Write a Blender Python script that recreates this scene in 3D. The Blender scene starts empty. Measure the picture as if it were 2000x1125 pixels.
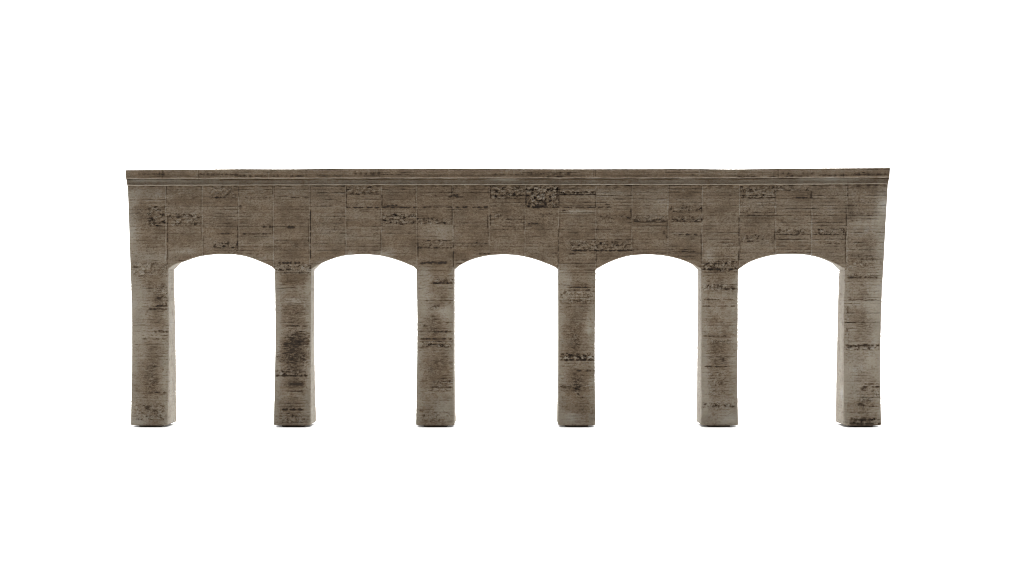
import bpy, math
import numpy as np

# ------------------------------------------------------------------ scene
scene = bpy.context.scene
col = scene.collection
U = 0.0004            # metres per unit of the measuring grid (the model is about 0.6 m long)
D = 3889.0            # camera distance in grid units (70 mm lens on a 36 mm sensor)
FLOOR = 834.0         # floor line at the plane of the front face
CX, CY = 1000.0, 562.5
CAMH = FLOOR - CY


def W(px, py, y):
    """grid position (px, py) standing y units behind the front plane -> metres"""
    k = (D + y) / D
    return (px - CX) * k * U, y * U, (CAMH + (CY - py) * k) * U


# ------------------------------------------------------------------ noise
def _hash(ix, iy, seed):
    h = (ix.astype(np.int64) * 374761393 + iy.astype(np.int64) * 668265263 + seed * 1442695041) & 0xFFFFFFFF
    h = ((h ^ (h >> 13)) * 1274126177) & 0xFFFFFFFF
    h = ((h ^ (h >> 15)) * 2246822519) & 0xFFFFFFFF
    return ((h ^ (h >> 16)) & 0xFFFFFF) / float(0xFFFFFF)


def noise(x, y, seed=0):
    ix, iy = np.floor(x), np.floor(y)
    fx, fy = x - ix, y - iy
    ux = fx * fx * fx * (fx * (fx * 6 - 15) + 10)
    uy = fy * fy * fy * (fy * (fy * 6 - 15) + 10)

    def g(dx, dy):
        a = _hash(ix + dx, iy + dy, seed) * 2 * math.pi
        return np.cos(a) * (fx - dx) + np.sin(a) * (fy - dy)
    a = g(0, 0) * (1 - ux) + g(1, 0) * ux
    b = g(0, 1) * (1 - ux) + g(1, 1) * ux
    return (a * (1 - uy) + b * uy) * 1.45      # about -1 .. 1


def fbm(x, y, seed=0, octv=3):
    s, a, t = 0.0, 1.0, 0.0
    for o in range(octv):
        s = s + a * noise(x * 2 ** o + 17.3 * o, y * 2 ** o + 9.1 * o, seed + o * 31)
        t += a
        a *= 0.55
    return s / t * 1.35


def sst(a, b, x):
    t = np.clip((x - a) / (b - a), 0, 1)
    return t * t * (3 - 2 * t)


def curve(pts):
    """smooth cubic through the given points"""
    X = np.array([p[0] for p in pts], float)
    Y = np.array([p[1] for p in pts], float)
    m = np.gradient(Y, X)

    def f(x):
        x = np.clip(np.asarray(x, float), X[0], X[-1])
        i = np.clip(np.searchsorted(X, x) - 1, 0, len(X) - 2)
        h = X[i + 1] - X[i]
        t = (x - X[i]) / h
        return ((2 * t ** 3 - 3 * t ** 2 + 1) * Y[i] + (t ** 3 - 2 * t ** 2 + t) * h * m[i]
                + (-2 * t ** 3 + 3 * t ** 2) * Y[i + 1] + (t ** 3 - t ** 2) * h * m[i + 1])
    return f


# ------------------------------------------------------------------ measured outline
SPRING = 526.0
piers = [   # left edge, right edge of the front face, down the pier
    ([(526, 255), (600, 257.2), (660, 257.8), (740, 257), (831, 254.6)], [(526, 328), (640, 329.4), (740, 329), (831, 327)]),
    ([(526, 536.5), (600, 537.8), (700, 537.4), (831, 534.2)], [(526, 607.5), (700, 606.5), (831, 607)]),
    ([(526, 813.4), (600, 815), (700, 814.6), (831, 812.4)], [(526, 886.3), (640, 886), (740, 886), (831, 887.4)]),
    ([(526, 1090.8), (640, 1091.4), (831, 1090.2)], [(526, 1163.4), (640, 1162), (720, 1161.8), (831, 1163)]),
    ([(526, 1369.5), (680, 1369.8), (831, 1369.5)], [(526, 1441.8), (640, 1440.8), (740, 1440.6), (831, 1442)]),
    ([(526, 1650.5), (600, 1648.6), (740, 1648), (831, 1648.3)], [(526, 1725), (600, 1721.6), (680, 1720), (740, 1720), (831, 1722)]),
]
arches = [
    [(328, 526), (339, 518.4), (358, 511), (370, 506.5), (390, 501), (410, 497.8), (440, 496.3), (470, 498.6), (490, 503.6), (510, 511.5), (526, 518.5), (532, 521.8), (536.5, 526)],
    [(607.5, 526), (620, 518.2), (640, 509), (670, 499.8), (690, 497.6), (712, 497), (740, 498.8), (770, 506), (800, 517.4), (809, 521.8), (813.4, 526)],
    [(886.3, 526), (906, 513.8), (930, 504.2), (956, 498.8), (985, 497.2), (1000, 497.6), (1024, 501), (1050, 508), (1076, 518), (1086, 522.5), (1090.8, 526)],
    [(1163.4, 526), (1186, 514), (1204, 506.5), (1230, 499.4), (1252, 497.4), (1272, 497.2), (1300, 499.8), (1330, 507), (1356, 518), (1369.5, 526)],
    [(1441.8, 526), (1460, 514), (1484, 504.4), (1512, 498), (1540, 496.2), (1576, 497.8), (1600, 503), (1636, 517.4), (1650.5, 526)],
]
arch_f = [curve(a) for a in arches]
pier_f = [(curve(a), curve(b)) for a, b in piers]


def underside(x):
    b = np.full_like(x, SPRING)
    for a, f in zip(arches, arch_f):
        i = (x > a[0][0]) & (x < a[-1][0])
        b[i] = f(x[i])
    return b


depth_f = curve([(300, 70), (526, 71), (690, 79), (760, 86), (835, 97)])       # thickness front to back
front_f = curve([(300, 0), (526, 0), (690, -4), (760, -7), (835, -11)])        # the piers flare towards the base

joints = np.array([323.5, 395, 466.5, 534, 604.5, 675.5, 745, 814, 884.5, 955.5, 1025.5, 1091.5, 1164, 1234.5, 1305, 1371.5, 1444.5, 1515, 1585.5, 1654.5])

# rough-hewn blocks: x0, y0, x1, y1, strength
rough = [
    (410, 363, 463, 387, .65), (288, 402, 325, 442, .9), (328, 415, 393, 441, .9), (257, 402, 324, 450, .35), (416, 472, 463, 485, .95),
    (440, 486, 467, 498, .7), (535, 516, 609, 535, 1.0), (536, 470, 606, 490, .4), (608, 424, 672, 440, .45), (677, 363, 741, 380, .85),
    (676, 396, 743, 406, .45), (746, 418, 813, 438, 1.1), (815, 425, 883, 438, 1.0), (817, 470, 884, 485, .7), (888, 473, 953, 481, .6),
    (957, 363, 1024, 389, 1.1), (957, 417, 982, 436, .6), (1027, 363, 1091, 405, 1.3), (1093, 373, 1163, 380, 1.1), (1166, 420, 1233, 428, .7),
    (1236, 421, 1303, 433, .9), (1308, 402, 1371, 413, 1.0), (1311, 422, 1371, 433, .9), (1114, 471, 1234, 490, 1.1), (1093, 462, 1116, 492, .4),
    (1446, 363, 1516, 387, .85), (1516, 363, 1586, 373, .75), (1446, 457, 1483, 472, .8), (1487, 458, 1513, 477, .6), (1516, 446, 1583, 458, .8),
    (1587, 446, 1651, 458, .9), (1604, 464, 1649, 477, .45), (1654, 496, 1712, 524, .65), (1656, 386, 1728, 404, .35), (1660, 465, 1716, 490, .4),
    (1370, 509, 1441, 531, 1.0), (604, 440, 672, 455, .35), (886, 405, 955, 418, .35), (960, 390, 1022, 430, .4), (1028, 420, 1090, 440, .4),
    (1448, 395, 1512, 425, .4), (396, 418, 462, 448, .3), (980, 425, 1024, 450, .5), (728, 445, 742, 462, .5), (1410, 470, 1443, 510, .4),
    (259, 512, 326, 541, .65), (304, 553, 327, 600, .8), (287, 706, 304, 770, .6), (265, 790, 323, 821, .75),
    (538, 722, 598, 736, 1.1), (548, 806, 602, 827, .7), (556, 643, 607, 720, .5), (540, 690, 605, 700, .6), (536, 583, 604, 615, .4),
    (846, 543, 886, 554, 1.1), (837, 595, 858, 606, .8), (824, 667, 884, 678, 1.1), (842, 742, 885, 765, .7), (834, 803, 883, 825, .55), (816, 700, 850, 740, .4),
    (1094, 568, 1162, 594, .7), (1095, 690, 1162, 704, 1.35), (1115, 638, 1133, 682, .65), (1122, 738, 1132, 773, .8), (1092, 750, 1161, 763, .5), (1135, 783, 1160, 815, .45),
    (1371, 555, 1441, 567, 1.05), (1387, 663, 1429, 670, .9), (1371, 786, 1439, 796, 1.0), (1384, 726, 1417, 774, .6),
    (1656, 535, 1715, 543, .75), (1648, 596, 1660, 700, .5), (1653, 672, 1718, 684, 1.1), (1704, 759, 1719, 778, .8), (1674, 776, 1707, 798, .6), (1659, 815, 1720, 829, .95),
    (1660, 690, 1690, 800, .3),
]
# dark grimy streaks: x0, x1, y, half height, strength
streaks = [
    (542, 593, 513.5, 2.2, 1), (512, 534, 443, 2.4, .9), (554, 576, 444, 3, .8), (412, 458, 386, 1.2, .8), (474, 530, 386.5, 1, .5), (568, 603, 386, 1.2, .8),
    (747, 813, 405, 1.6, 1), (747, 780, 402, 3, .6), (815, 883, 404.6, 1.3, .9), (890, 955, 404.6, 1.5, .9), (876, 906, 384.5, 1.4, 1), (884, 900, 381, 2.6, .6),
    (676, 742, 405.5, 1.2, .9), (677, 742, 379, 1, .8), (702, 735, 412, 1, .6), (932, 957, 496, 1.6, .8), (820, 872, 514, 2.2, .8), (828, 883, 470, 1.2, .8), (817, 883, 484, 1.4, .8),
    (1027, 1091, 404.5, 1.9, 1.2), (1046, 1070, 401, 5, .8), (1093, 1163, 405, 1.2, .9), (1093, 1108, 411, 1.6, .8), (1166, 1194, 404.5, 1.6, .9), (1168, 1192, 399, 1, .7),
    (1093, 1163, 379.5, 1.2, .9), (1236, 1303, 432, 1, .8), (1311, 1370, 432.5, 1, .6), (1316, 1364, 458, 1.5, .75), (1314, 1364, 491, 1.1, .7), (1114, 1234, 489.5, 1.4, .9), (1110, 1125, 496, 1.6, .6),
    (1548, 1586, 386, 1.2, .9), (1446, 1514, 386, .9, .6), (1516, 1582, 458, 1.1, .6), (1586, 1652, 458, 1.1, .7), (1448, 1484, 471.5, 1.2, .7), (1614, 1650, 476, 1.1, .6),
    (1658, 1720, 417.5, 1, .6), (1662, 1690, 431, 1, .5), (424, 456, 456.5, 1.2, .7), (474, 530, 457, 1.2, .7), (1031, 1056, 437, 1.4, .8), (1047, 1090, 418, 1, .6),
    (292, 327, 603.5, 1.5, 1), (303, 329, 648.5, 2.2, 1), (278, 328, 655, 1, .6), (276, 328, 662, 1.2, .8), (300, 327, 767, 1.2, .7), (306, 327, 597, 2, .8),
    (577, 606, 666, 2.8, 1), (566, 603, 672, 1.6, .6), (558, 600, 637, 1.3, .7), (538, 600, 734, 2, .9), (548, 592, 800, 2.4, .9), (562, 592, 764, 1.4, .7), (567, 595, 750, 5, .6),
    (820, 884, 662, 1.8, .8), (842, 884, 553, 1.6, 1), (842, 884, 756, 1.4, .8), (845, 882, 648, 2.2, .5), (826, 872, 512, 1.6, .6),
    (1110, 1161, 561, 1.6, .8), (1094, 1161, 566.5, 1, .8), (1094, 1161, 703, 1.6, 1), (1126, 1161, 724, 1.4, .8), (1094, 1134, 755, 2.6, .6),
    (1371, 1441, 525.5, 2.2, .9), (1372, 1436, 515, 1.6, .8), (1372, 1440, 598, 1.3, .7), (1371, 1425, 716, 1.4, .8), (1372, 1438, 656.5, 1.3, .6), (1376, 1434, 585, 1.2, .6),
    (1656, 1716, 541.5, 1.4, .8), (1653, 1718, 675, 2, .8), (1686, 1718, 755.5, 1.8, 1), (1688, 1718, 750, 1.3, .7), (1650, 1672, 630, 1.4, .7), (1656, 1712, 585, 1.1, .5),
    (1660, 1720, 828, 2, .8), (1664, 1700, 820, 2.4, .7),
    (270, 330, 340, 2.5, .5), (388, 470, 340.5, 2, .75), (460, 600, 344, 2, .7), (690, 742, 339, 3, .7), (745, 800, 341, 1, .6), (960, 1024, 341, 1.6, .6),
    (1030, 1118, 339.5, 3, .7), (1060, 1115, 345.5, 2, .7), (1440, 1515, 345, 1.4, .6), (1525, 1590, 339, 2.2, .6), (1530, 1580, 344.5, 1.6, .6), (1600, 1655, 343, 3, .6), (1662, 1735, 340, 4, .45), (1670, 1700, 341, 2, .5),
    (310, 320, 340, 3.5, .8),
]
# blots: x, y, rx, ry, strength
blots = [
    (469, 404, 4, 4, 1), (463, 476, 2, 7, 1.1), (420, 481, 4, 3, .9), (437, 481, 3, 2.5, .9), (294, 428, 6, 5, .8), (350, 424, 8, 3, .9), (306, 434, 12, 3, .7),
    (1297, 454, 3, 4, .9), (1303, 463, 3.5, 3, .9), (1559, 454, 3.5, 4.5, 1), (1062, 397, 5, 9, .9), (1088, 380, 2.5, 14, .8), (785, 437, 8, 2, 1), (830, 432, 4, 4, .8), (1600, 454, 3, 3, .7),
    (312, 647, 5, 3.5, 1), (288, 797, 6, 5, .8), (311, 582, 7, 6, .7), (590, 668, 14, 2.5, .6), (542, 733, 4, 3, 1), (572, 690, 32, 44, 1.1), (574, 620, 30, 30, .35), (860, 720, 26, 50, .35), (1120, 640, 22, 34, .35), (1690, 640, 24, 30, .3), (572, 751, 22, 11, .8), (586, 656, 22, 11, .75), (570, 790, 26, 18, .4), (572, 550, 30, 12, .35), (1128, 745, 24, 26, .45), (1400, 690, 26, 40, .4), (845, 640, 26, 30, .35), (312, 600, 16, 40, .45), (296, 740, 20, 44, .45),
    (823, 802, 5, 3, 1), (827, 812, 4, 3, 1), (866, 550, 12, 4, .8), (829, 636, 3, 3, .9), (874, 630, 3, 2, .8), (853, 705, 5, 4, .6), (871, 648, 3, 2, .8),
    (1098, 696, 4, 6, .9), (1114, 697, 4, 6, 1), (1129, 695, 5, 6, 1), (1143, 699, 6, 5, 1), (1126, 756, 8, 9, .6), (1138, 776, 2, 2, .9), (1126, 520, 3, 3, .6),
    (1391, 523, 7, 5, 1), (1428, 560, 10, 5, .8), (1400, 792, 8, 4, .8), (1409, 748, 4, 5, .6), (1384, 549, 4, 3, .6), (1412, 702, 6, 6, .5),
    (1691, 674, 8, 4, .9), (1687, 760, 7, 5, 1), (1654, 644, 4, 8, .6), (1656, 602, 3, 4, .8), (1692, 820, 14, 5, .7), (1680, 790, 6, 4, .7), (1664, 826, 6, 2.5, 1),
    (318, 722, 3, 2, .6), (1686, 337, 5, 2, .8),
]
# dark lengths of the upright joints: x, y0, y1, strength
uprights = [
    (327.5, 420, 517, .9), (325, 364, 382, .5), (464.3, 442, 487, .9), (466, 364, 384, .6), (532.5, 364, 380, .6), (606.3, 410, 506, 1), (676.8, 378, 406, .9), (677, 364, 376, .7),
    (746, 380, 406, 1), (746, 420, 450, .6), (882.8, 363, 386, .8), (883.2, 406, 440, .7), (885.5, 478, 524, 1), (816.3, 474, 505, .6), (744, 455, 490, .7), (958, 364, 388, .8), (952.6, 418, 446, .7),
    (957.6, 418, 440, .8), (1023.5, 420, 450, .6), (1027, 372, 405, .7), (1091.5, 364, 406, .8), (1091, 445, 522, .7), (1163.5, 372, 406, .6), (1232.5, 408, 425, .7), (1304.2, 428, 440, .6),
    (1370.3, 400, 416, .7), (1370.6, 424, 433, .8), (1370, 455, 515, .6), (1443.6, 424, 508, .95), (1514.3, 375, 400, .6), (1513.5, 440, 470, .7), (1585, 373, 387, .9), (1584.5, 420, 442, .6),
    (1653.8, 418, 448, .8), (1651, 452, 512, .9), (1655.2, 362, 385, .6), (1164.5, 492, 512, .6),
    (317.5, 331, 350, .5), (388, 332, 350, .5), (741.5, 335, 348, .6), (1163, 330, 348, .5), (1520, 330, 348, .5),
]
pale = [   # paler, rubbed or filmed areas: x, y, rx, ry, strength
    (253, 440, 16, 90, .8), (1728, 400, 16, 30, 1.1), (1725, 480, 14, 60, .7), (290, 505, 40, 14, .6), (270, 600, 20, 80, .5), (265, 824, 24, 8, .9), (575, 588, 15, 6, .9),
    (542, 640, 8, 120, .4), (830, 535, 16, 14, .7), (868, 796, 22, 16, .8), (832, 590, 14, 40, .4), (868, 612, 18, 14, .5), (1110, 815, 26, 14, .6), (1150, 645, 8, 8, .8), (1105, 545, 14, 24, .5),
    (1376, 740, 10, 80, .7), (1424, 822, 22, 8, 1), (1665, 740, 18, 40, .6), (1705, 600, 18, 60, .6), (1700, 715, 18, 20, .5), (1128, 413, 34, 3.5, .7), (750, 497, 18, 6, .7), (684, 496, 8, 5, .5),
    (1385, 500, 14, 12, .5), (860, 450, 30, 16, .35), (1690, 440, 30, 20, .5), (360, 492, 26, 8, .5), (290, 380, 50, 16, .4), (1400, 800, 30, 20, .4), (580, 530, 24, 5, .3), (1200, 375, 90, 10, .3),
]


def lines(px, py, kind):
    """relief h (grid units, outwards), grime g and paleness t of the cast surface at (px, py)"""
    sh = px.shape
    x, y = px.ravel(), py.ravel()
    wx = x + 1.2 * noise(x / 7, y / 7, 5)
    wy = y + 0.5 * noise(x / 22, y / 9, 6) + 0.25 * noise(x / 4, y / 4, 7)
    n_lo = fbm(x / 60, y / 34, 11)
    n_md = fbm(x / 13, y / 6.5, 12)
    n_fi = fbm(x / 4.2, y / 3.0, 13)
    n_mi = noise(x / 1.9, y / 1.6, 14)
    n_sc = fbm(x / 12, y / 2.3, 18)            # scratchy, drawn out along the courses
    h = 0.35 * n_md + 0.42 * n_fi + 0.22 * n_mi
    g = 0.10 * sst(-.15, .9, n_lo) + 0.20 * sst(.05, .95, n_md) + .20 * sst(.15, .9, n_sc) + 0.24 * sst(.0, .9, n_fi) + 0.17 * sst(.0, .9, n_mi)
    t = 0.18 * sst(.1, .9, -n_lo) + .16 * sst(.2, .9, fbm(x / 16, y / 12, 15))
    # courses of masonry, weaker or stronger block by block
    if kind == 'parapet':
        c = np.searchsorted(joints - 7, wx)
        q = (wy - 331.5) / 5.2
    else:
        c = np.searchsorted(joints, wx)
        q = np.where(wy < SPRING + 4, (wy - 362.2 - (1000 - wx) * .0015) / 6.62, (wy - SPRING) / 6.1 + 400)
    k = np.floor(q)
    for kk in (k, k + 1):
        d = np.abs(q - kk + .05 * noise(x / 9, kk * 6.1, 70)) * 6.4
        s = np.clip(_hash(c, kk, 71) * 1.7 - .45, 0, 1) * 0.70 + .30
        reg = sst(-.35, .45, noise(x / 120 + 3.3, y / 45, 76) + .55 * sst(1060, 1180, x) * (y < SPRING) - .25 * (x < 540))
        s = s * (.60 + .40 * reg)
        s = s * sst(-.70, .45, noise(x / 26, kk * 3.7 + c * 1.3, 73) + .25 * n_fi)
        if kind == 'side':
            s = s * .75
        if kind == 'plain':
            s = s * 0
        e = np.exp(-(d / .78) ** 2) * s
        h = h - 1.5 * e
        g = g + (.54 + .35 * noise(x / 31, y / 17, 77)) * e * sst(-.7, .5, noise(x / 11, kk * 5.1, 74))
        above = (kk - q) * 6.4                    # grime gathers just above a bed joint
        g = g + .20 * s * np.exp(-(np.clip(above, 0, 9) / 1.8) ** 2) * (above > 0) * sst(0, .8, noise(x / 9, kk * 2.9, 75))
        lip = np.exp(-((q - kk) * 6.4 - 1.6) ** 2 / .9) * s
        h = h + .95 * lip
        t = t + .36 * lip  # light caught by the lip under each bed joint, painted as paleness
    # each block a shade of its own
    hb = _hash(c, np.floor((wy + 40 * _hash(c, c, 80)) / 19.9), 81)
    t = t + .16 * (hb - .5)
    g = g + .10 * (_hash(c, np.floor(k / 2), 82) - .5)
    h = h + .55 * (_hash(c, np.floor(k / 3), 83) - .5) * (kind != 'side')
    if kind in ('front', 'parapet'):
        jj = joints - (7.5 if kind == 'parapet' else 0)
        if kind == 'parapet':
            jj = jj + (jj - 1000) * .004
        near = np.abs(x[:, None] - jj[None, :]).argmin(1)
        dx = x - jj[near] - .7 * noise(y / 16, near * 3.1, 90) + (.0 if kind == 'parapet' else .004) * (y - 420) * np.sign(1000 - x) * -1
        on = (y < SPRING + 2).astype(float) if kind == 'front' else .6
        on = on * (.55 + .45 * sst(-.3, .5, noise(y / 19, near * 7.7, 91)))
        rid = np.exp(-(dx / 1.0) ** 2) * on
        h = h + .9 * rid
        t = t + .44 * rid
        g = g - .10 * rid
        side_ = np.where(_hash(near, np.floor(y / 33), 92) > .5, 1, -1)
        gr = np.exp(-((dx - side_ * 1.9) / .85) ** 2) * on * sst(-.25, .5, noise(y / 12, near * 4.4, 93))
        h = h - .9 * gr
        g = g + .42 * gr
    if kind == 'side':
        g = g * .40
        t = t + .52 + .30 * fbm(x / 30, y / 60, 16)  # sides and soffit painted paler, standing in for light from behind
        g = g * 1.5 + .34 * sst(.1, .8, fbm(x / 12, y / 10, 17))
    if kind == 'front' or kind == 'parapet':
        rg = 1 - 2.4 * np.abs(noise(x / 9.5 + .5 * n_md, y / 7 + .5 * n_fi, 21))
        rg2 = 1 - 2 * np.abs(noise(x / 3.6, y / 2.9, 22))
        lump = noise(x / 7.0 + .4 * n_fi, y / 5.4, 23)
        rr = .72 * lump - .34 * rg + .25 * rg2 + .05
        ck = noise(x / 5.2 + .6 * n_fi, y / 4.4 + .6 * n_md, 33)
        for x0, y0, x1, y1, s in rough:
            i = np.where((x > x0 - 6) & (x < x1 + 6) & (y > y0 - 6) & (y < y1 + 6))[0]
            if not len(i):
                continue
            xi, yi = x[i] + 1.4 * n_fi[i], y[i] + 1.0 * n_fi[i]
            xi, yi = xi + 2.2 * n_md[i], yi + 1.3 * n_md[i]
            m = sst(-2, 2.5, xi - x0) * sst(-2, 2.5, x1 - xi) * sst(-1, 1.5, yi - y0) * sst(-1, 1.5, y1 - yi)
            m = m * s * (.45 + .7 * sst(-.4, .5, noise(x[i] / 13, y[i] / 8, 24)))
            r = rr[i]
            h[i] += m * (2.9 * r - .5)
            crack = np.exp(-(ck[i] / .13) ** 2) * sst(-.6, .3, n_fi[i])
            g[i] += m * (1.15 * max(s - .22, .12) * sst(-.12, -.62, r) - .05 + .62 * crack)
            h[i] -= 1.2 * m * crack
            t[i] += m * .50 * sst(.08, .45, r)  # highlights on the lumps, put into the colour
            g[i] += m * .36 * np.exp(-np.clip(y1 - yi, 0, 50) ** 2 / 4.5) * sst(-.5, .4, noise(x[i] / 5, y[i] * 0 + y1, 25))
        for x0, x1, yy, hh, s in streaks:
            i = np.where((x > x0 - 4) & (x < x1 + 4) & (np.abs(y - yy) < hh * 4 + 2))[0]
            if not len(i):
                continue
            d = (y[i] - yy + 1.0 * n_fi[i] * min(1, hh / 2)) / (hh * (.75 + .6 * noise(x[i] / 6, yy + y[i] * 0, 26)).clip(.25, 2))
            m = np.exp(-d ** 2) * sst(-3, 4, x[i] - x0) * sst(-3, 4, x1 - x[i]) * sst(-.6, .25, noise(x[i] / 8, yy * 1.7 + y[i] * 0, 27))
            g[i] += (1.15 if yy > 360 else .85) * s * m * (.7 + .6 * sst(-.5, .4, n_fi[i] + n_mi[i] * .5))
            h[i] -= .9 * s * m
        for bx, by, rx, ry, s in blots:
            i = np.where((np.abs(x - bx) < rx * 3) & (np.abs(y - by) < ry * 3))[0]
            if not len(i):
                continue
            r = np.sqrt(((x[i] - bx) / rx) ** 2 + ((y[i] - by) / ry) ** 2) + .55 * n_fi[i] + .25 * n_md[i]
            m = sst(1.25, .25, r)
            g[i] += .88 * s * m * (.22 + .95 * sst(-.4, .45, .8 * n_sc[i] + .4 * n_fi[i] + .3 * n_mi[i])) * (1 if rx < 9 else .85)
            h[i] -= .7 * s * m
        for ux, y0, y1, s in uprights:
            i = np.where((np.abs(x - ux) < 5) & (y > y0 - 3) & (y < y1 + 3))[0]
            if not len(i):
                continue
            d = (x[i] - ux + .5 * n_fi[i]) / .95
            m = np.exp(-d ** 2) * sst(-2, 3, y[i] - y0) * sst(-2, 3, y1 - y[i]) * sst(-.8, .2, noise(y[i] / 7, ux + x[i] * 0, 28))
            g[i] += .85 * s * m
            h[i] -= 1.1 * s * m
        for bx, by, rx, ry, s in pale:
            r = ((x - bx) / rx) ** 2 + ((y - by) / ry) ** 2
            m = np.exp(-r) * s * (.75 + .35 * n_md)
            t += .85 * m
            g -= .34 * m
        # general tone: darker along the wall above the arches, pale at pier feet and outer ends
        wallm = sst(560, 500, y)
        g += .19 * wallm + .10 * sst(.0, .8, n_lo) * wallm
        t += .07 * sst(510, 610, y) + .10 * sst(1200, 1700, x)
        t -= .10 * sst(600, 1000, x) * sst(1400, 1000, x)
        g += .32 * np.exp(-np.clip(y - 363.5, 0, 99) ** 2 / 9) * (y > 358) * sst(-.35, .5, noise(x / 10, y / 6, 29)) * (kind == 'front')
        for (L, R) in pier_f:     # worn arrises of the piers carry less grime
            i = np.where((y > SPRING) & (x > L(y) - 3) & (x < R(y) + 3))[0]
            e = np.minimum(x[i] - L(y[i]), R(y[i]) - x[i])
            g[i] += (.05 + .17 * sst(-.25, .7, fbm(x[i] / 24, y[i] / 30, 61)) * (.3 + 1.1 * sst(-.45, .45, n_sc[i] + .5 * n_fi[i]))) * sst(4, 34, e + 5 * n_md[i]) + .05
            g[i] -= .14 * sst(16, 0, e)
            t[i] += .16 * sst(5, 0, e)
    return h.reshape(sh), g.reshape(sh), t.reshape(sh)


# ------------------------------------------------------------------ mesh helpers
def mesh_obj(name, co, quads, mat, parent=None, attr=None, ngons=(), smooth=True):
    me = bpy.data.meshes.new(name)
    nq, ng = len(quads), len(ngons)
    loops = np.concatenate([np.asarray(quads, np.int32).ravel()] + [np.asarray(n, np.int32) for n in ngons]) if ng else np.asarray(quads, np.int32).ravel()
    tot = np.array([4] * nq + [len(n) for n in ngons], np.int32)
    me.vertices.add(len(co))
    me.vertices.foreach_set('co', np.asarray(co, np.float32).ravel())
    me.loops.add(len(loops))
    me.loops.foreach_set('vertex_index', loops)
    me.polygons.add(nq + ng)
    me.polygons.foreach_set('loop_start', np.concatenate([[0], np.cumsum(tot)[:-1]]).astype(np.int32))
    me.polygons.foreach_set('use_smooth', np.array([smooth] * nq + [False] * ng))
    me.update(calc_edges=True)
    if attr is not None:
        a = me.attributes.new('weathering_and_light', 'FLOAT_COLOR', 'POINT')  # also carries the light painted on sides, lips and lumps
        buf = np.ones((len(co), 4), np.float32)
        buf[:, 0] = np.clip(attr[0], 0, 1.5)
        buf[:, 1] = np.clip(attr[1], 0, 1.5)
        buf[:, 2] = 0
        a.data.foreach_set('color', buf.ravel())
    me.validate()
    me.materials.append(mat)
    o = bpy.data.objects.new(name, me)
    col.objects.link(o)
    if parent:
        o.parent = parent
    return o


def grid_quads(nr, nc, wrap):
    r = np.arange(nr - 1)[:, None]
    c = np.arange(nc if wrap else nc - 1)[None, :]
    c2 = (c + 1) % nc
    q = np.stack([r * nc + c, r * nc + c2, (r + 1) * nc + c2, (r + 1) * nc + c], -1)
    return q.reshape(-1, 4)


# ------------------------------------------------------------------ materials
def nd(nt, t, **kw):
    n = nt.nodes.new(t)
    for k, v in kw.items():
        setattr(n, k, v)
    return n


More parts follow.
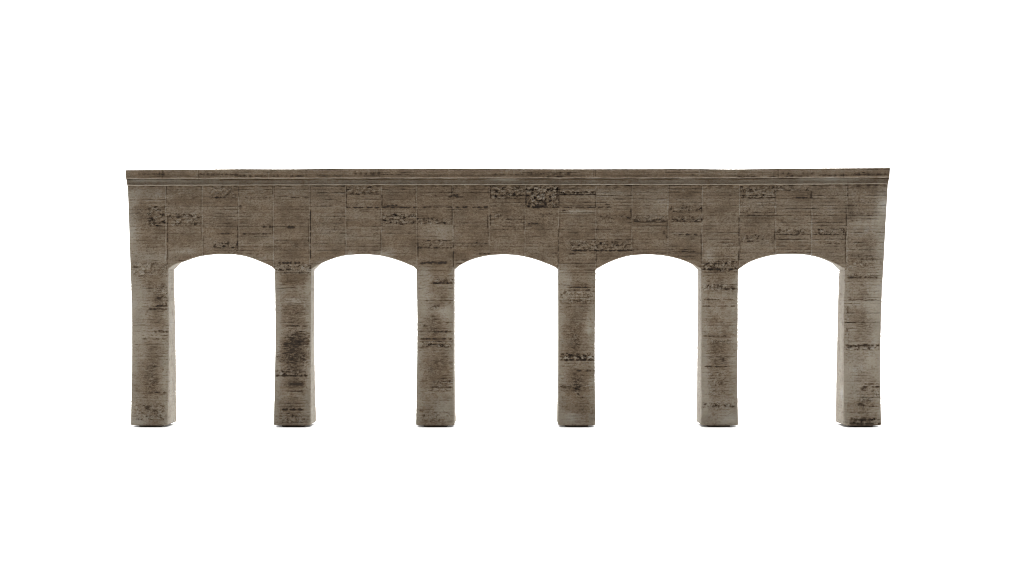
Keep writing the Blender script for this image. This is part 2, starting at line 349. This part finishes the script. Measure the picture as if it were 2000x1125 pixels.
def cast_material():
    m = bpy.data.materials.new('weathered_cast_stone')
    m.use_nodes = True
    nt = m.node_tree
    nt.nodes.clear()
    out = nd(nt, 'ShaderNodeOutputMaterial')
    b = nd(nt, 'ShaderNodeBsdfPrincipled')
    b.inputs['Roughness'].default_value = .82
    b.inputs['Specular IOR Level'].default_value = .25
    L = nt.links.new
    at = nd(nt, 'ShaderNodeAttribute', attribute_name='weathering_and_light')
    sp = nd(nt, 'ShaderNodeSeparateColor')
    L(at.outputs['Color'], sp.inputs[0])
    tc = nd(nt, 'ShaderNodeTexCoord')
    mp = nd(nt, 'ShaderNodeMapping')
    mp.inputs['Scale'].default_value = (.55, 1, 1.15)
    L(tc.outputs['Object'], mp.inputs[0])
    nz = nd(nt, 'ShaderNodeTexNoise')
    nz.inputs['Scale'].default_value = 900
    nz.inputs['Detail'].default_value = 4
    nz.inputs['Roughness'].default_value = .7
    L(mp.outputs[0], nz.inputs['Vector'])
    nz2 = nd(nt, 'ShaderNodeTexNoise')
    nz2.inputs['Scale'].default_value = 70
    nz2.inputs['Detail'].default_value = 5
    L(tc.outputs['Object'], nz2.inputs['Vector'])
    # grime with a little fine break-up
    gm = nd(nt, 'ShaderNodeMath', operation='MULTIPLY_ADD')
    L(nz.outputs['Fac'], gm.inputs[0])
    gm.inputs[1].default_value = .42
    sub = nd(nt, 'ShaderNodeMath', operation='SUBTRACT')
    L(sp.outputs[0], sub.inputs[0])
    sub.inputs[1].default_value = .21
    L(sub.outputs[0], gm.inputs[2])
    ramp = nd(nt, 'ShaderNodeValToRGB')
    e = ramp.color_ramp.elements
    e[0].position, e[0].color = 0.0, (*C_CLEAN, 1)
    e[1].position, e[1].color = 1.0, (*C_BLACK, 1)
    a = e.new(.30); a.color = (*C_BROWN, 1)
    a = e.new(.62); a.color = (*C_DARK, 1)
    L(gm.outputs[0], ramp.inputs[0])
    mx = nd(nt, 'ShaderNodeMix', data_type='RGBA')
    L(sp.outputs[1], mx.inputs['Factor'])
    L(ramp.outputs[0], mx.inputs['A'])
    # pale tone with bluish grey film; painted light uses it too
    pr = nd(nt, 'ShaderNodeValToRGB')
    pr.color_ramp.elements[0].position, pr.color_ramp.elements[0].color = .52, (*C_PALE, 1)
    pr.color_ramp.elements[1].position, pr.color_ramp.elements[1].color = .7, (*C_FILM, 1)
    L(nz2.outputs['Fac'], pr.inputs[0])
    mg = nd(nt, 'ShaderNodeMix', data_type='RGBA')
    cl = nd(nt, 'ShaderNodeMath', operation='MULTIPLY', use_clamp=True)
    L(gm.outputs[0], cl.inputs[0])
    cl.inputs[1].default_value = 1.25
    L(cl.outputs[0], mg.inputs['Factor'])
    L(pr.outputs[0], mg.inputs['A'])
    mg.inputs['B'].default_value = (*C_DARK, 1)
    L(mg.outputs['Result'], mx.inputs['B'])
    hs = nd(nt, 'ShaderNodeHueSaturation')
    L(mx.outputs['Result'], hs.inputs['Color'])
    mr = nd(nt, 'ShaderNodeMapRange')
    mr.inputs[1].default_value, mr.inputs[2].default_value = .3, .7
    mr.inputs[3].default_value, mr.inputs[4].default_value = .86, 1.14
    L(nz2.outputs['Fac'], mr.inputs[0])
    L(mr.outputs[0], hs.inputs['Value'])
    L(hs.outputs[0], b.inputs['Base Color'])
    bp = nd(nt, 'ShaderNodeBump')
    bp.inputs['Strength'].default_value = .5
    bp.inputs['Distance'].default_value = .0004
    L(nz.outputs['Fac'], bp.inputs['Height'])
    L(bp.outputs[0], b.inputs['Normal'])
    L(b.outputs[0], out.inputs[0])
    return m


def plain(name, c, rough=.6):
    m = bpy.data.materials.new(name)
    m.use_nodes = True
    nt = m.node_tree
    b = nt.nodes['Principled BSDF']
    b.inputs['Roughness'].default_value = rough
    b.inputs['Specular IOR Level'].default_value = .1
    tc = nd(nt, 'ShaderNodeTexCoord')
    nz = nd(nt, 'ShaderNodeTexNoise')
    nz.inputs['Scale'].default_value = 40
    nt.links.new(tc.outputs['Object'], nz.inputs['Vector'])
    mr = nd(nt, 'ShaderNodeMapRange')
    mr.inputs[3].default_value, mr.inputs[4].default_value = .97, 1.0
    nt.links.new(nz.outputs['Fac'], mr.inputs[0])
    mx = nd(nt, 'ShaderNodeMix', data_type='RGBA', blend_type='MULTIPLY')
    mx.inputs['Factor'].default_value = 1
    mx.inputs['A'].default_value = (*c, 1)
    nt.links.new(mr.outputs[0], mx.inputs['B'])
    nt.links.new(mx.outputs['Result'], b.inputs['Base Color'])
    return m


C_CLEAN = (.170, .145, .110)
C_BROWN = (.096, .068, .043)
C_DARK = (.050, .033, .018)
C_BLACK = (.016, .010, .006)
C_PALE = (.228, .203, .165)
C_FILM = (.206, .204, .190)
M = cast_material()
white = plain('white_paper', (.86, .86, .86))

# ------------------------------------------------------------------ the viaduct
root = bpy.data.objects.new('viaduct', None)
root.empty_display_size = .05
col.objects.link(root)
root['label'] = 'long weathered brown-grey stone model viaduct with five low arches standing on white'
root['category'] = 'viaduct'

STEP = 1.15


def build_pier(L, R, seed):
    ny = int((829.0 - SPRING) / STEP)
    ys = list(np.linspace(SPRING, 828.0, ny))
    ins = [0.0] * ny
    for a in (18, 36, 54, 72, 88):            # rounded lower arris, then a slightly recessed foot
        r = math.radians(a)
        ys.append(828.0 + 3.4 * math.sin(r)); ins.append(4.4 * (1 - math.cos(r)))
    ys.append(831.5); ins.append(11.0)
    ys.append(831.7); ins.append(14.0)
    ys.append(FLOOR + .2); ins.append(14.2)
    ys, ins = np.array(ys), np.array(ins)
    nf, nsd, nb, ncn = 68, 30, 16, 3
    rows_x, rows_y, rows_nx, rows_ny, fx, kinds = [], [], [], [], [], []
    u = np.linspace(0, 1, nf)
    v = np.linspace(0, 1, nsd)
    b = np.linspace(0, 1, nb)
    rc = 1.7 + 2.2 * sst(700, 828, ys)
    yf = front_f(ys)
    yb = depth_f(ys) + yf * .0
    Lx, Rx = L(ys), R(ys)
    kf = (D + yf) / D
    wl = (Lx - CX) * kf + ins
    wr = (Rx - CX) * kf - ins
    y0 = yf + ins
    y1 = yb - ins
    o1 = np.ones_like(ys)[:, None]
    X = []; Y = []; NX = []; NY = []; KD = []; S = []

    def seg(xa, ya, nx, ny_, kd, s):
        X.append(xa); Y.append(ya); NX.append(nx * o1 + 0 * xa); NY.append(ny_ * o1 + 0 * xa)
        KD.append(np.full(xa.shape[1], kd)); S.append(s)

    def corner(cx, cy, a0, a1):
        a = np.radians(np.linspace(a0, a1, ncn + 2)[1:-1])[None, :]
        X.append(cx[:, None] + rc[:, None] * np.cos(a)); Y.append(cy[:, None] + rc[:, None] * np.sin(a))
        NX.append(np.cos(a) * o1); NY.append(np.sin(a) * o1)

    # front, left to right
    xa = (wl + rc)[:, None] + (wr - wl - 2 * rc)[:, None] * u[None, :]
    seg(xa, y0[:, None] + 0 * xa, 0, -1, 0, xa)
    corner(wr - rc, y0 + rc, -90, 0); KD.append(np.full(ncn, 0)); S.append(X[-1])
    ya = (y0 + rc)[:, None] + (y1 - y0 - 2 * rc)[:, None] * v[None, :]
    seg(wr[:, None] + 0 * ya, ya, 1, 0, 1, ya + 3000 + seed * 200)
    corner(wr - rc, y1 - rc, 0, 90); KD.append(np.full(ncn, 1)); S.append(Y[-1] + 3000 + seed * 200)
    xb = (wr - rc)[:, None] - (wr - wl - 2 * rc)[:, None] * b[None, :]
    seg(xb, y1[:, None] + 0 * xb, 0, 1, 1, xb + 6000)
    corner(wl + rc, y1 - rc, 90, 180); KD.append(np.full(ncn, 1)); S.append(Y[-1] + 9000 + seed * 200)
    yc = (y1 - rc)[:, None] - (y1 - y0 - 2 * rc)[:, None] * v[None, :]
    seg(wl[:, None] + 0 * yc, yc, -1, 0, 1, yc + 9000 + seed * 200)
    corner(wl + rc, y0 + rc, 180, 270); KD.append(np.full(ncn, 0)); S.append(X[-1])
    X = np.concatenate(X, 1); Y = np.concatenate(Y, 1)
    NX = np.concatenate(NX, 1); NY = np.concatenate(NY, 1)
    S = np.concatenate(S, 1); KD = np.concatenate(KD)
    Z = (CAMH + (CY - ys) * kf)[:, None] + 0 * X        # rows stay level all the way round
    H = np.zeros_like(X); G = np.zeros_like(X); T = np.zeros_like(X)
    fm = KD == 0
    PX = X[:, fm] / kf[:, None] + CX
    PY = ys[:, None] + 0 * PX
    H[:, fm], G[:, fm], T[:, fm] = lines(PX, PY, 'front')
    sm = ~fm
    H[:, sm], G[:, sm], T[:, sm] = lines(S[:, sm], ys[:, None] + 0 * S[:, sm], 'side')
    fade = np.where(ys > 829, np.clip((832 - ys) / 3, 0, 1), 1)[:, None]
    H = H * fade
    # hand-cast faces are never dead flat
    wob = .4 * noise(S / 60 + seed, (ys[:, None] + 0 * S) / 70, 130 + seed) * sst(SPRING, SPRING + 40, ys)[:, None] * fade
    H = H + wob
    co = np.stack([(X + NX * H) * U, (Y + NY * H) * U, np.maximum(Z, -.2) * U], -1).reshape(-1, 3)
    nr, nc = X.shape
    q = grid_quads(nr, nc, True)[:, ::-1]
    # outward-facing winding: rows run downwards, columns run left to right on the front
    base = [(nr - 1) * nc + i for i in range(nc)]
    return mesh_obj('pier', co, q, M, root, (G.ravel(), T.ravel()), ngons=[base[::-1]])


for i, (L, R) in enumerate(pier_f):
    build_pier(L, R, i)

# --- arcade wall: columns along x; each column runs down the front, under, and up the back
cuts = [250.0]
for a in arches:
    cuts += [a[0][0], a[-1][0]]
cuts.append(1729.5)
xs = []
for a, b in zip(cuts[:-1], cuts[1:]):
    n = max(8, int((b - a) / STEP))
    if (b - a) > 120:        # closer together where the arch springs steeply
        w = np.linspace(0, 1, n + 20)
        w = w - .06 * np.sin(2 * np.pi * w)
        xs += list(a + (b - a) * w[:-1])
    else:
        xs += list(np.linspace(a, b, n + 1)[:-1])
xs.append(cuts[-1])
xs = np.array(xs)
TOPW = 355.0
nf, nso, nbk = 140, 22, 24
wl_f = curve([(340, 249), (363, 249.6), (430, 252), (526, 255)])
wr_f = curve([(340, 1734.6), (363, 1733.8), (430, 1730), (526, 1725)])
bot = underside(xs)
v = np.linspace(0, 1, nf)
py = TOPW + (bot[:, None] - TOPW) * v[None, :]
wL = sst(70, 0, xs - 250)[:, None]
wR = sst(70, 0, 1729.5 - xs)[:, None]
px = xs[:, None] + wL * (wl_f(py) - 250) + wR * (wr_f(py) - 1729.5)
H, G, T = lines(px, py, 'front')
inopen = (bot < SPRING - .01)
lift = 4.5 * inopen * sst(0, 16, np.minimum.reduce([np.abs(xs - c) for c in cuts]))   # added: the soffit rises to the back, hiding its overlit underside
# soften the arris of the arch
ar = sst(2.0, 0, bot[:, None] - py) * inopen[:, None]
H = H - .7 * ar
T = T + .25 * sst(2.6, 0, bot[:, None] - py) * inopen[:, None]
G = G - .35 * sst(2.6, 0, bot[:, None] - py) * inopen[:, None]
Xf = px - CX
Yf = -H
Zf = CAMH + CY - py
dep = 71.0
w = np.linspace(0, 1, nso + 2)[1:-1]
xb_ = px[:, -1:] + 0 * w[None, :]
yb_ = dep * w[None, :] + 0 * xb_
hs, gs, ts = lines(yb_ + 12000, xb_ * .9 + 5000, 'side')
# soffit normal from the slope of the arch curve
sl = np.gradient(bot, xs)
sl = np.where(inopen, sl, 0)
nl = np.sqrt(1 + sl ** 2)
snx, snz = -sl / nl, -1 / nl          # bot grows downwards, so the normal leans back towards the opening
endf = sst(0, 3, np.minimum.reduce([np.abs(xs - c) for c in cuts]))[:, None] * inopen[:, None]
Xs = xb_ - CX + snx[:, None] * hs * endf * .8 * np.sign(1)
Zs = CAMH + CY - bot[:, None] + lift[:, None] * w[None, :] + snz[:, None] * (hs - .0) * endf * .8
Ys = yb_
vb = np.linspace(0, 1, nbk)
pyb = bot[:, None] + (TOPW - bot[:, None]) * vb[None, :]
pxb = xs[:, None] + wL * (wl_f(pyb) - 250) + wR * (wr_f(pyb) - 1729.5)
hb_, gb_, tb_ = lines(pxb + 20000, pyb, 'side')
Xb = pxb - CX
Yb = dep + hb_
Zb = CAMH + CY - pyb + lift[:, None] * (1 - vb[None, :])
Xa = np.concatenate([Xf, Xs, Xb], 1); Ya = np.concatenate([Yf, Ys, Yb], 1); Za = np.concatenate([Zf, Zs, Zb], 1)
Ga = np.concatenate([G, gs, gb_], 1); Ta = np.concatenate([T, ts + .2, tb_], 1)
co = np.stack([Xa * U, Ya * U, Za * U], -1).reshape(-1, 3)
nr, nc = Xa.shape
q = grid_quads(nr, nc, True)[:, ::-1]
mesh_obj('arcade_wall', co, q, M, root, (Ga.ravel(), Ta.ravel()),
         ngons=[list(range(nc)), [(nr - 1) * nc + i for i in range(nc)][::-1]])


# --- parapet and cornice: a moulded profile run along the wall
def run(name, prof, y_of, xl, xr, kind, grime):
    """prof: (q, p) pairs, q down the face in grid units, p out from the wall face"""
    n = int((xr(0) - xl(0)) / 1.2)
    s = np.linspace(0, 1, n)
    qs, ps = [], []
    for (a, b) in zip(prof[:-1], prof[1:]):
        m = max(2, int(max(abs(b[0] - a[0]), abs(b[1] - a[1])) / .9))
        t_ = np.linspace(0, 1, m + 1)[:-1]
        qs += list(a[0] + (b[0] - a[0]) * t_); ps += list(a[1] + (b[1] - a[1]) * t_)
    qs.append(prof[-1][0]); ps.append(prof[-1][1])
    qs, ps = np.array(qs), np.array(ps)
    PX = np.stack([xl(k) + (xr(k) - xl(k)) * s for k in qs], 1)      # n x rows
    PY = y_of(PX, qs[None, :])
    h, g, t = lines(PX, PY, kind)
    g, t, h = grime(PX, qs[None, :] + 0 * PX, g, t, h)
    yy = -(ps[None, :]) - h
    k = (D + yy) / D
    Xf, Yf, Zf = (PX - CX) * k, yy, CAMH + (CY - PY) * k
    # back: the same profile mirrored, coarse
    j = np.linspace(len(qs) - 1, 0, 14).astype(int)
    Xb, Yb, Zb = Xf[:, j], 71 + ps[None, j] + 0 * Xf[:, j], Zf[:, j]
    X = np.concatenate([Xf, Xb], 1); Y = np.concatenate([Yf, Yb], 1); Z = np.concatenate([Zf, Zb], 1)
    G_ = np.concatenate([g, g[:, j]], 1); T_ = np.concatenate([t, t[:, j]], 1)
    nr, nc = X.shape
    co = np.stack([X * U, Y * U, Z * U], -1).reshape(-1, 3)
    q_ = grid_quads(nr, nc, True)[:, ::-1]
    return mesh_obj(name, co, q_, M, root, (G_.ravel(), T_.ravel()),
                    ngons=[list(range(nc)), [(nr - 1) * nc + i for i in range(nc)][::-1]])


top_f = curve([(240, 332.4), (320, 331.6), (400, 331.1), (460, 330.4), (560, 330.6), (640, 329.8), (800, 329.6), (950, 329.8), (1020, 330.1),
               (1100, 330.4), (1240, 330.2), (1370, 330.2), (1420, 330.8), (1500, 330), (1600, 329), (1680, 328.4), (1740, 328.0)])
lip_f = curve([(240, 349.6), (600, 348.6), (1000, 348.2), (1400, 348), (1740, 346.8)])
low_f = curve([(240, 362.8), (600, 361.6), (1000, 361.2), (1400, 361), (1740, 359.2)])


def y_par(PX, q):
    top = top_f(PX) + .35 * noise(PX / 5, PX * 0, 41) + .2 * noise(PX / 2, PX * 0, 42)
    lw = .45 * noise(PX / 37, PX * 0, 45) + .35 * noise(PX / 8, PX * 0, 46)
    return top + (lip_f(PX) + lw - top) * q / 19.0 + .25 * noise(PX / 30, q + 0 * PX, 43) * (q / 19)


def g_par(PX, q, g, t, h):
    lip = np.exp(-((q - 18.3) / 1.1) ** 2) * (.45 + .55 * sst(-.5, .5, noise(PX / 24, q * 0, 54)))
    low = np.exp(-((q - 13.5) / 3) ** 2) * sst(-.45, .5, noise(PX / 34, q / 6, 44))
    g = g * .8 * (1 - .7 * lip) + .20 * low + .05
    t = t * .6 + .45 * lip  # highlight of the top-lit lip is painted in
    g = np.where(q > 19.4, g + .5 * sst(-.6, .2, noise(PX / 40, q * 0, 46)), g)
    return g, t, h * (1 - .5 * lip) * np.where(q > 19.3, .3, 1) * np.where(q < .6, .5, 1)


run('parapet', [(0, -8), (0, 4), (.5, 5), (15.5, 5.2), (16.6, 6.6), (17.6, 8.0), (18.6, 8.4), (19.2, 7.2), (19.6, 3.6), (19.8, -4)],
    y_par, lambda q: 245.2 + .06 * q, lambda q: 1738.2 - .05 * q, 'parapet', g_par)


def y_cor(PX, q):
    a = lip_f(PX)
    lw = (.5 * noise(PX / 33, PX * 0, 51) + .4 * noise(PX / 7, PX * 0, 52)) * sst(6, 12, q)
    return a + (low_f(PX) - a) * q / 13.0 + lw


def g_cor(PX, q, g, t, h):
    rest = sst(2.5, 4.5, q)
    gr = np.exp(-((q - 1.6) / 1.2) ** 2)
    film = .5 * np.exp(-((q - 2.6) / 2.2) ** 2) * sst(.25, .8, fbm(PX / 110, q * 0 + 3, 47))
    film = film + np.exp(-((q - 2.6) / 2.5) ** 2) * (np.exp(-((PX - 300) / 60) ** 2) + np.exp(-((PX - 985) / 30) ** 2) + np.exp(-((PX - 1620) / 70) ** 2))
    lip = np.exp(-((q - 12.2) / 1.1) ** 2) * (.45 + .55 * sst(-.5, .5, noise(PX / 21, q * 0, 53)))
    gap = sst(-.5, .3, noise(PX / 55, q * 0, 48))
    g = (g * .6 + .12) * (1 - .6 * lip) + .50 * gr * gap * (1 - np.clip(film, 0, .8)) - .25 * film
    t = t * .5 + .50 * film + .40 * lip + .06 * rest  # film, plus a painted highlight on the lower lip
    return g, t, h * .45


run('cornice', [(-3.5, -6), (0.2, -5), (.9, 2.6), (2.2, 2.8), (4, 3.4), (8.5, 4.4), (10.4, 5.2), (11.4, 6.6), (12.4, 6.8), (13.0, 5.6), (13.3, 2), (13.6, -4)],
    y_cor, lambda q: 246.6 + .16 * max(q, 0), lambda q: 1736.6 - .15 * max(q, 0), 'plain', g_cor)

# ------------------------------------------------------------------ white surface and backdrop
def sheet(name, pts, width, mat):
    co, qd = [], []
    for (y, z) in pts:
        co += [(-width, y, z), (width, y, z)]
    for i in range(len(pts) - 1):
        qd.append((2 * i, 2 * i + 1, 2 * i + 3, 2 * i + 2))
    o = mesh_obj(name, np.array(co), np.array(qd), mat, None, None, smooth=True)
    o['kind'] = 'structure'
    return o


sheet('floor', [(-3.0, 0), (-1.5, 0), (0, 0), (1.2, 0)], 3.0, white)
cyc = [(1.2, 0.0)]
for a in range(6, 91, 6):
    r = math.radians(a)
    cyc.append((1.2 + .8 * math.sin(r), .8 - .8 * math.cos(r)))
cyc.append((2.0, 3.2))
sheet('backdrop', cyc, 3.0, white)


# ------------------------------------------------------------------ lamps
def area(name, loc, target, sx, sy, power, c=(1, 1, 1)):
    l = bpy.data.lights.new(name, 'AREA')
    l.shape = 'RECTANGLE'
    l.size, l.size_y, l.energy, l.color = sx, sy, power, c
    o = bpy.data.objects.new(name, l)
    o.location = loc
    d = np.array(target, float) - np.array(loc, float)
    from mathutils import Vector
    o.rotation_euler = Vector(d).to_track_quat('-Z', 'Y').to_euler()
    col.objects.link(o)
    return o


area('overhead_softbox', (0, .08, 1.7), (0, .05, 0), 2.8, 1.4, 105, (1, .985, .96))
area('backdrop_lamp', (0, .55, 2.0), (0, 1.9, .3), 3.4, .5, 70)

for sx in (-1, 1):
    area('side_softbox', (sx * 1.35, .75, .55), (0, 0, .1), .9, .9, 16, (.92, .965, 1))

world = bpy.data.worlds.new('World')
scene.world = world
world.use_nodes = True
bg = world.node_tree.nodes['Background']
bg.inputs[0].default_value = (1, .98, .95, 1)
bg.inputs[1].default_value = .10

# ------------------------------------------------------------------ camera
cam = bpy.data.cameras.new('camera')
cam.lens = D / 2000.0 * 36.0
cam.sensor_width = 36
cam.clip_start, cam.clip_end = .01, 60
co_ = bpy.data.objects.new('camera', cam)
co_.location = (0, -D * U, CAMH * U)
co_.rotation_euler = (math.radians(90), 0, 0)
col.objects.link(co_)
scene.camera = co_
vs = scene.view_settings
vs.view_transform = 'Standard'
vs.look = 'None'
vs.exposure = 0
vs.gamma = 1
vs.use_curve_mapping = False
scene.cycles.filter_width = 0.85
